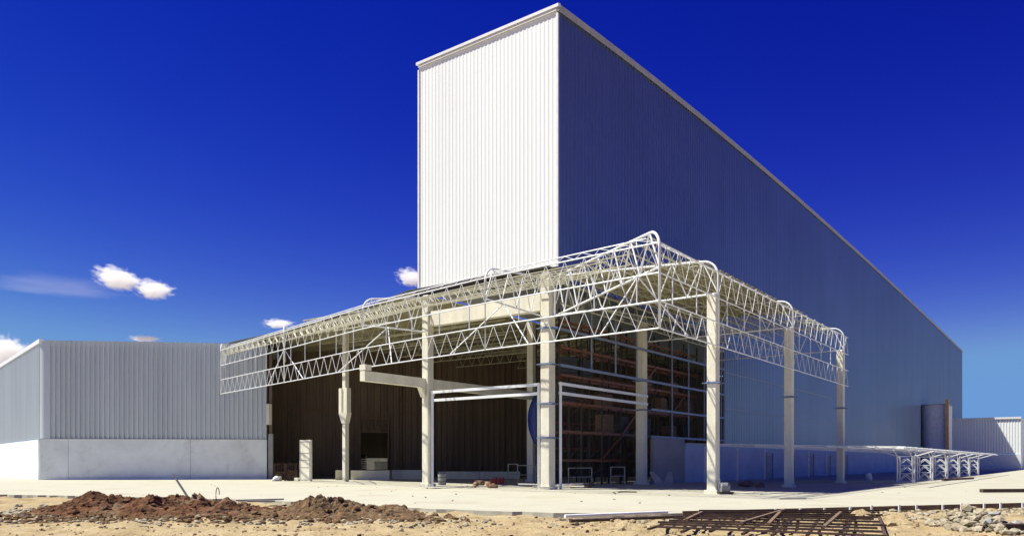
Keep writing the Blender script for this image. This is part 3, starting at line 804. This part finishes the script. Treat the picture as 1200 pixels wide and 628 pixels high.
# ------------------------------------------------------------------ soil heaps
def heap(cx0,cx1,Y0,depth,hfun,m,name,label,step=.055,seed=0):
    """heap seen between bearings cx0..cx1 with its axis near Y0"""
    nx=int((cx1-cx0)/step); ny=int(depth/step); vs=[];fs=[]
    for j in range(ny+1):
        for i in range(nx+1):
            x=cx0+(cx1-cx0)*i/nx; v=j/ny; y=Y0+(v-.5)*depth+.25*math.sin(x*.8)
            u=i/nx
            prof=max(0,math.sin(math.pi*v))**.8*min(1,u*7,(1-u)*5)
            lump=.75+.55*noise.noise(V(x*1.1+seed,y*1.0,0))+.35*abs(noise.noise(V(x*2.9+seed,y*2.9,2)))+.17*noise.noise(V(x*6,y*6,5+seed))+.09*noise.noise(V(x*14,y*14,5+seed))
            z=hfun(x)*prof*lump+gh(x,y)-.04-.25*(1-min(1,prof*6))
            vs.append(V(x+.06*noise.noise(V(x*6,y*6,9)),y+.06*noise.noise(V(x*6,y*6,19)),z))
    for j in range(ny):
        for i in range(nx):
            a=j*(nx+1)+i; fs.append((a,a+1,a+nx+2,a+nx+1))
    mb=MB(); mb.add(vs,fs)
    # clods lying on it
    for k in range(int((cx1-cx0)*13)):
        i=random.randrange(len(vs)); q=vs[i]
        mb.rock(q+UP*.02,random.choice((.03,.04,.05,.06,.08,.12)),1.2,1,.8)
    o=mb.build(name,m); tag(o,label,'soil heap'); return o
def g1(x,c,w): return math.exp(-((x-c)/w)**2)
heap(-16.6,-7.4,26.6,4.6,lambda x:.32+.34*g1(x,-14.2,1.0)+.42*g1(x,-11.9,.55)+.30*g1(x,-10.6,.45)+.32*g1(x,-9.4,.30)+.22*g1(x,-13,.5)+.25*g1(x,-8.1,.25),M['red'],'soil_heap','long red-brown heap of excavated soil at left',seed=3)
heap(-8.9,-2.6,25.2,4.2,lambda x:.22+.60*g1(x,-6.0,.85)+.16*g1(x,-4.2,.9),M['brownsoil'],'soil_heap','grey-brown soil heap at the right end of the red one',seed=11)
# ------------------------------------------------------------------ pale gravel and crumbs over the sand
def scatter(n, fx, rr, m, name, label):
    mb=MB(); k=0
    while k<n:
        x,y=fx()
        mb.rock((x,y,gh(x,y)+.01),random.choice(rr),1.3,1,.7,1); k+=1
    o=mb.build(name,m); tag(o,label,'stones',kind='stuff')
scatter(520,lambda:(lambda t:(-15+t*14+random.gauss(0,.5),22.9+random.gauss(0,1.1)-t*.4))(random.random()),(.02,.03,.04,.05,.07,.09),M['gravel'],'gravel','pale broken gravel scattered in front of the soil heaps')
scatter(1500,lambda:(random.uniform(-14,14),random.uniform(15.5,24)),(.010,.014,.02,.02,.03,.05),M['clod'],'dirt_crumbs','small brown clods scattered over the sand')
scatter(700,lambda:(lambda t:(1+t*20+random.gauss(0,.4),23.2+t*5.6-random.random()**2*2.6))(random.random()),(.02,.03,.04,.06,.08,.1),M['gravel'],'gravel','pale crumbs of concrete lying along the slab edge')
scatter(300,lambda:(-17+random.gauss(0,1.2),28+random.gauss(0,1.6)),(.04,.06,.09,.13),M['gravel'],'gravel','pale rubble at the left end of the red heap')
scatter(1500,lambda:(lambda t:(-15.8+t*13.5+random.gauss(0,.6),24.2+random.gauss(0,.8)-t*.6))(random.random()),(.02,.03,.04,.06,.09,.12),M['brownsoil'],'dirt_clods','dark soil clods strewn along the foot of the heaps')
mb=MB(); wallbox(mb,V(-34,114,0),V(0,114,0),V(0,-1,0),.2,-.2,2.9); o=mb.build('added_backdrop',M['conc_dark']); tag(o,'pale fence added to hide the sky, glimpsed low through the opening in the brown wall','backdrop')  # made-up low wall, added outside to cover the sky behind the opening
# rubble pile at right
mb=MB()
for k in range(420):
    a=random.uniform(0,6.28); r=random.random()**.6
    x=12.2+math.cos(a)*r*.80; y=20.6+math.sin(a)*r*1.8; h=.55*(1-r)
    mb.rock((x,y,-.12+random.uniform(0,h)),random.choice((.05,.07,.09,.12)),1.3,1,.7,1)
o=mb.build('rubble',M['gravel']); tag(o,'heap of broken grey rubble at the right of the sand','rubble',kind='stuff')
for k,(dx,dy,z,r) in enumerate(((-.9,-.5,.05,.2),(-.4,-.9,.12,.17),(.2,-.7,.18,.2),(.6,-.2,.26,.18),(-.2,.2,.4,.22),(1.1,-.6,.02,.17))):
    mb=MB(); mb.rock((12.2+dx*.6,20.4+dy,z),r*.62,1.4,1,.7,1,rough=.5); o=mb.build('concrete_chunk',M['conc_dark' if k%2 else 'gravel'])
    tag(o,['pale chunk at the left foot of the rubble heap','grey chunk low in front of the rubble heap','pale chunk low at the middle front of the rubble heap','grey chunk on the right shoulder of the rubble heap','pale chunk on top of the rubble heap','grey chunk at the right foot of the rubble heap'][k],'chunk','large chunks on the rubble heap')
# dug brown sand beside it
heap(-9.4,-6.6,25.7,2.6,lambda x:.30,M['red'],'soil_heap','low brown saddle of soil joining the red heap and the grey-brown heap',seed=17)
heap(9.6,11.4,22.2,2.2,lambda x:.32,M['sand'],'sand_heap','low sandy mound left of the grey rubble',seed=21)
heap(1.6,4.6,20.3,2.0,lambda x:.16,M['sand'],'sand_heap','low hump of sand left of the bar mat',seed=31)
# white things on the slab near the wall
mb=MB(); mb.rock(G(1018,66,.3),.4,.7,.7,1.2,2); o=mb.build('cement_bag',M['white'],smooth=True); tag(o,'white upright bag standing where the shade ends near the low white frames','bag')

# ================================================================== LOW WHITE LATTICE SHELTER (right)
sh = empty('steel_shelter', tuple(W(40,12,0)), 'row of low white lattice posts carrying a flat steel frame along the hall', 'shelter')
SB = 13.9; posts_a = [27+k*8.4 for k in range(6)]
for a in posts_a:
    mb=MB()
    for e in (-.52,.52): mb.bar(W(a+e*0,SB+e), W(a,SB+e,2.05), .09, .09)
    for e in (-.52,.52): mb.bar(W(a+1.0,SB+e), W(a+1.0,SB+e,2.05), .09, .09)
    for s_ in (0,1.0):
        for j in range(3):
            z=.12+j*.62
            mb.bar(W(a+s_,SB-.52,z),W(a+s_,SB,z+.5),.055); mb.bar(W(a+s_,SB+.52,z),W(a+s_,SB,z+.5),.055)
            mb.bar(W(a+s_,SB-.52,z-.04),W(a+s_,SB+.52,z-.04),.05)
    mb.build('lattice_post',M['white'],sh)
    mb=MB()
    mb.bar(W(a+.5,SB+.5,2.0),W(a+.5,SB+2.0,2.46),.09); mb.bar(W(a+.5,SB-.5,2.0),W(a+.5,SB-2.4,2.6),.09)
    mb.bar(W(a,SB-.5,2.0),W(a-1.6,SB-.5,2.5),.055); mb.bar(W(a+1,SB+.5,2.0),W(a+2.6,SB+.5,2.5),.055); mb.bar(W(a,SB+.5,2.0),W(a-1.6,SB+.5,2.5),.055)
    mb.bar(W(a,SB-.5,2.03),W(a+1,SB+.5,2.03),.055)
    mb.build('head_brace',M['white'],sh)
mb=MB()
for b,z in ((SB+2.1,2.46),(SB+.4,2.54),(SB-1.3,2.58),(SB-2.6,2.62),(SB-4.7,2.66),(SB-5.8,2.7),(SB-7.4,2.74),(SB-10,2.78)):
    mb.bar(W(15,b,z),W(74,b,z),.12,.10)
for k in range(29): mb.bar(W(15.2+k*2.06,SB+2.1,2.54),W(15.2+k*2.06,SB-10.6,2.90),.10,.08)
for k in range(11): mb.bar(W(15+k*5.2,SB+2.1,2.5),W(20+k*5.2,SB-10.6,2.86),.07,.06)
mb.build('roof_frame',M['white'],sh)
for k in range(7):
    a=19+k*6.9; mb=MB(); mb.bar(W(a,1.2),W(a,1.2,2.8),.14); mb.build('rear_post',M['white'],sh)
mb=MB(); wallbox(mb,W(23,6.6),W(27.6,13.2),V(-.3,-.95,0),.5,0,.16); o=mb.build('concrete_strip',M['slab']); tag(o,'low pale concrete strip left of the lattice posts','kerb')
lie(1105,563,1140,561,.10,M['wood'],'timber_beam','short brown timber lying in front of the lattice posts','beam',flat=True)

# ================================================================== FAR RIGHT BUILDING
fb = empty('warehouse', tuple(W(152,0,0)), 'distant low white clad warehouse at the right end of the tall hall', 'building')
P0, P1 = W(153,.4), W(153,.4)+nR*13.2; fd=(P1-P0).normalized(); fn=V(fd.y,-fd.x,0)
mb=MB(); corrugated(mb,P0,P1,3.2,10.7,fn,pitch=.5,depth=.05); mb.build('cladding',M['clad'],fb)
mb=MB(); wallbox(mb,P0+fn*.2,P1+fn*.2,fn,.4,0,3.15); mb.build('base_wall',M['white'],fb)
mb=MB(); wallbox(mb,P0+fn*.25,P1+fn*.25,fn,.5,10.55,10.95); mb.build('eave_trim',M['trim_white'],fb)
mb=MB(); corrugated(mb,P1,P1-fn*22,0,10.6,fd,pitch=.7,depth=.12); mb.build('side_cladding',M['clad'],fb)
mb=MB(); rp=[P0,P1,P1-fn*22,P0-fn*22]; lo=[p+UP*10.2 for p in rp]; hi=[p+UP*10.4 for p in rp]
mb.add(lo+hi,[(3,2,1,0),(4,5,6,7),(0,1,5,4),(1,2,6,5),(2,3,7,6),(3,0,4,7)]); mb.build('roof',M['galv'],fb)

# ================================================================== CLOUDS (far volumes)
def cloud_mat(name, dens, thr, sc_):
    m=bpy.data.materials.new(name); m.use_nodes=True; nt=m.node_tree; N,L=nt.nodes,nt.links; N.clear()
    out=N.new('ShaderNodeOutputMaterial'); pv=N.new('ShaderNodeVolumePrincipled'); L.new(pv.outputs[0],out.inputs['Volume'])
    pv.inputs['Color'].default_value=(1,1,1,1); pv.inputs['Anisotropy'].default_value=.0
    tc=N.new('ShaderNodeTexCoord'); n=N.new('ShaderNodeTexNoise'); n.inputs['Scale'].default_value=sc_; n.inputs['Detail'].default_value=6; n.inputs['Roughness'].default_value=.6
    L.new(tc.outputs['Object'],n.inputs['Vector'])
    ln=N.new('ShaderNodeVectorMath'); ln.operation='LENGTH'; L.new(tc.outputs['Object'],ln.inputs[0])
    a=N.new('ShaderNodeMath'); a.operation='MULTIPLY_ADD'; L.new(ln.outputs['Value'],a.inputs[0]); a.inputs[1].default_value=-.62; L.new(n.outputs['Fac'],a.inputs[2])
    r=N.new('ShaderNodeMapRange'); L.new(a.outputs[0],r.inputs['Value']); r.inputs['From Min'].default_value=thr; r.inputs['From Max'].default_value=thr+.22; r.inputs['To Max'].default_value=dens
    L.new(r.outputs[0],pv.inputs['Density']); return m
cm = cloud_mat('cloud_vapour', .035, .03, 2.6)
cm2 = cloud_mat('thin_cloud_vapour', .0008, .03, 1.6)
def cloud(px,py,wpx,hpx,D,m,label,tilt=0):
    t=bmesh.new(); bmesh.ops.create_icosphere(t,subdivisions=3,radius=1)
    me=bpy.data.meshes.new('cloud'); t.to_mesh(me); t.free()
    o=bpy.data.objects.new('cloud',me); COL.objects.link(o); me.materials.append(m)
    o.location=((px-600)/911*D,D,1.6+(541-py)/911*D); o.scale=(wpx/1.75/911*D,wpx/2.2/911*D,hpx/1.7/911*D); o.rotation_euler=(0,R(tilt),0)
    tag(o,label,'cloud','small clouds low in the sky')
D=3200
cloud(138,326,60,28,D,cm,'puffy white cloud, left half of the bright pair over the low warehouse',12)
cloud(180,339,50,24,D,cm,'puffy white cloud, right half of the bright pair over the low warehouse',5)
cloud(2,412,60,44,D,cm,'white cloud at the left edge above the low warehouse roof')
cloud(482,325,40,22,D,cm,'small white cloud touching the left edge of the tall hall',12)
cloud(326,379,40,11,D,cm,'thin white cloud just above the canopy roofline')
cloud(170,397,40,8,D,cm,'faint cloud barely showing over the low warehouse roof')
cloud(60,335,190,14,D,cm2,'very faint long streak of cloud left of the bright pair',3)

# ================================================================== LIGHT, SKY, CAMERA
S = V(-.581,.022,1.0).normalized()
sun = bpy.data.lights.new('sun','SUN'); sun.energy=5.0; sun.angle=R(.5); sun.color=(1,.965,.85)
so = bpy.data.objects.new('sun',sun); COL.objects.link(so); so.rotation_euler=S.to_track_quat('Z','Y').to_euler()
w = bpy.data.worlds.new('World'); sc.world=w; w.use_nodes=True; nt=w.node_tree; N,L=nt.nodes,nt.links
bg=N['Background']; sky=N.new('ShaderNodeTexSky'); sky.sky_type='NISHITA'; sky.sun_disc=False
sky.sun_elevation=math.asin(S.z); sky.sun_rotation=math.atan2(S.x,S.y); sky.altitude=2500; sky.air_density=1.0; sky.dust_density=.05; sky.ozone_density=3.5
# deep blue grade of the clear sky, channel by channel (k * x ** p)
sp=N.new('ShaderNodeSeparateColor'); cb=N.new('ShaderNodeCombineColor'); hs=N.new('ShaderNodeHueSaturation'); hs.inputs['Saturation'].default_value=1.35; L.new(sky.outputs[0],hs.inputs['Color']); L.new(hs.outputs[0],sp.inputs[0])
for ch,(k_,p_,c_) in zip(('Red','Green','Blue'),((3.1,1.45,.15),(3.5,2.6,.33),(.92,1.05,.68))):
    m1=N.new('ShaderNodeMath'); m1.operation='MULTIPLY'; m1.inputs[1].default_value=.127; L.new(sp.outputs[ch],m1.inputs[0])
    m2=N.new('ShaderNodeMath'); m2.operation='POWER'; m2.inputs[1].default_value=p_; L.new(m1.outputs[0],m2.inputs[0])
    m3=N.new('ShaderNodeMath'); m3.operation='MULTIPLY'; m3.inputs[1].default_value=k_/.174; L.new(m2.outputs[0],m3.inputs[0])
    m4=N.new('ShaderNodeMath'); m4.operation='SMOOTH_MIN'; m4.inputs[1].default_value=c_/.174; m4.inputs[2].default_value=.5*c_/.174; L.new(m3.outputs[0],m4.inputs[0])
    m5=N.new('ShaderNodeMath'); m5.operation='MAXIMUM'; m5.inputs[1].default_value=0.; L.new(m4.outputs[0],m5.inputs[0])
    L.new(m5.outputs[0],cb.inputs[ch])
L.new(cb.outputs[0],bg.inputs['Color']); bg.inputs['Strength'].default_value=.10

cam=bpy.data.cameras.new('camera'); co=bpy.data.objects.new('camera',cam); COL.objects.link(co)
co.location=(0,0,1.6); co.rotation_euler=(R(90),0,0)
cam.sensor_width=36; cam.lens=36*911/1200; cam.shift_y=(541-314)/1200; cam.clip_end=20000; cam.clip_start=.1
sc.camera=co
sc.view_settings.view_transform='Standard'; sc.view_settings.look='None'; sc.view_settings.exposure=.8; sc.view_settings.gamma=1
sc.cycles.volume_bounces=10; sc.cycles.max_bounces=12; sc.cycles.diffuse_bounces=4
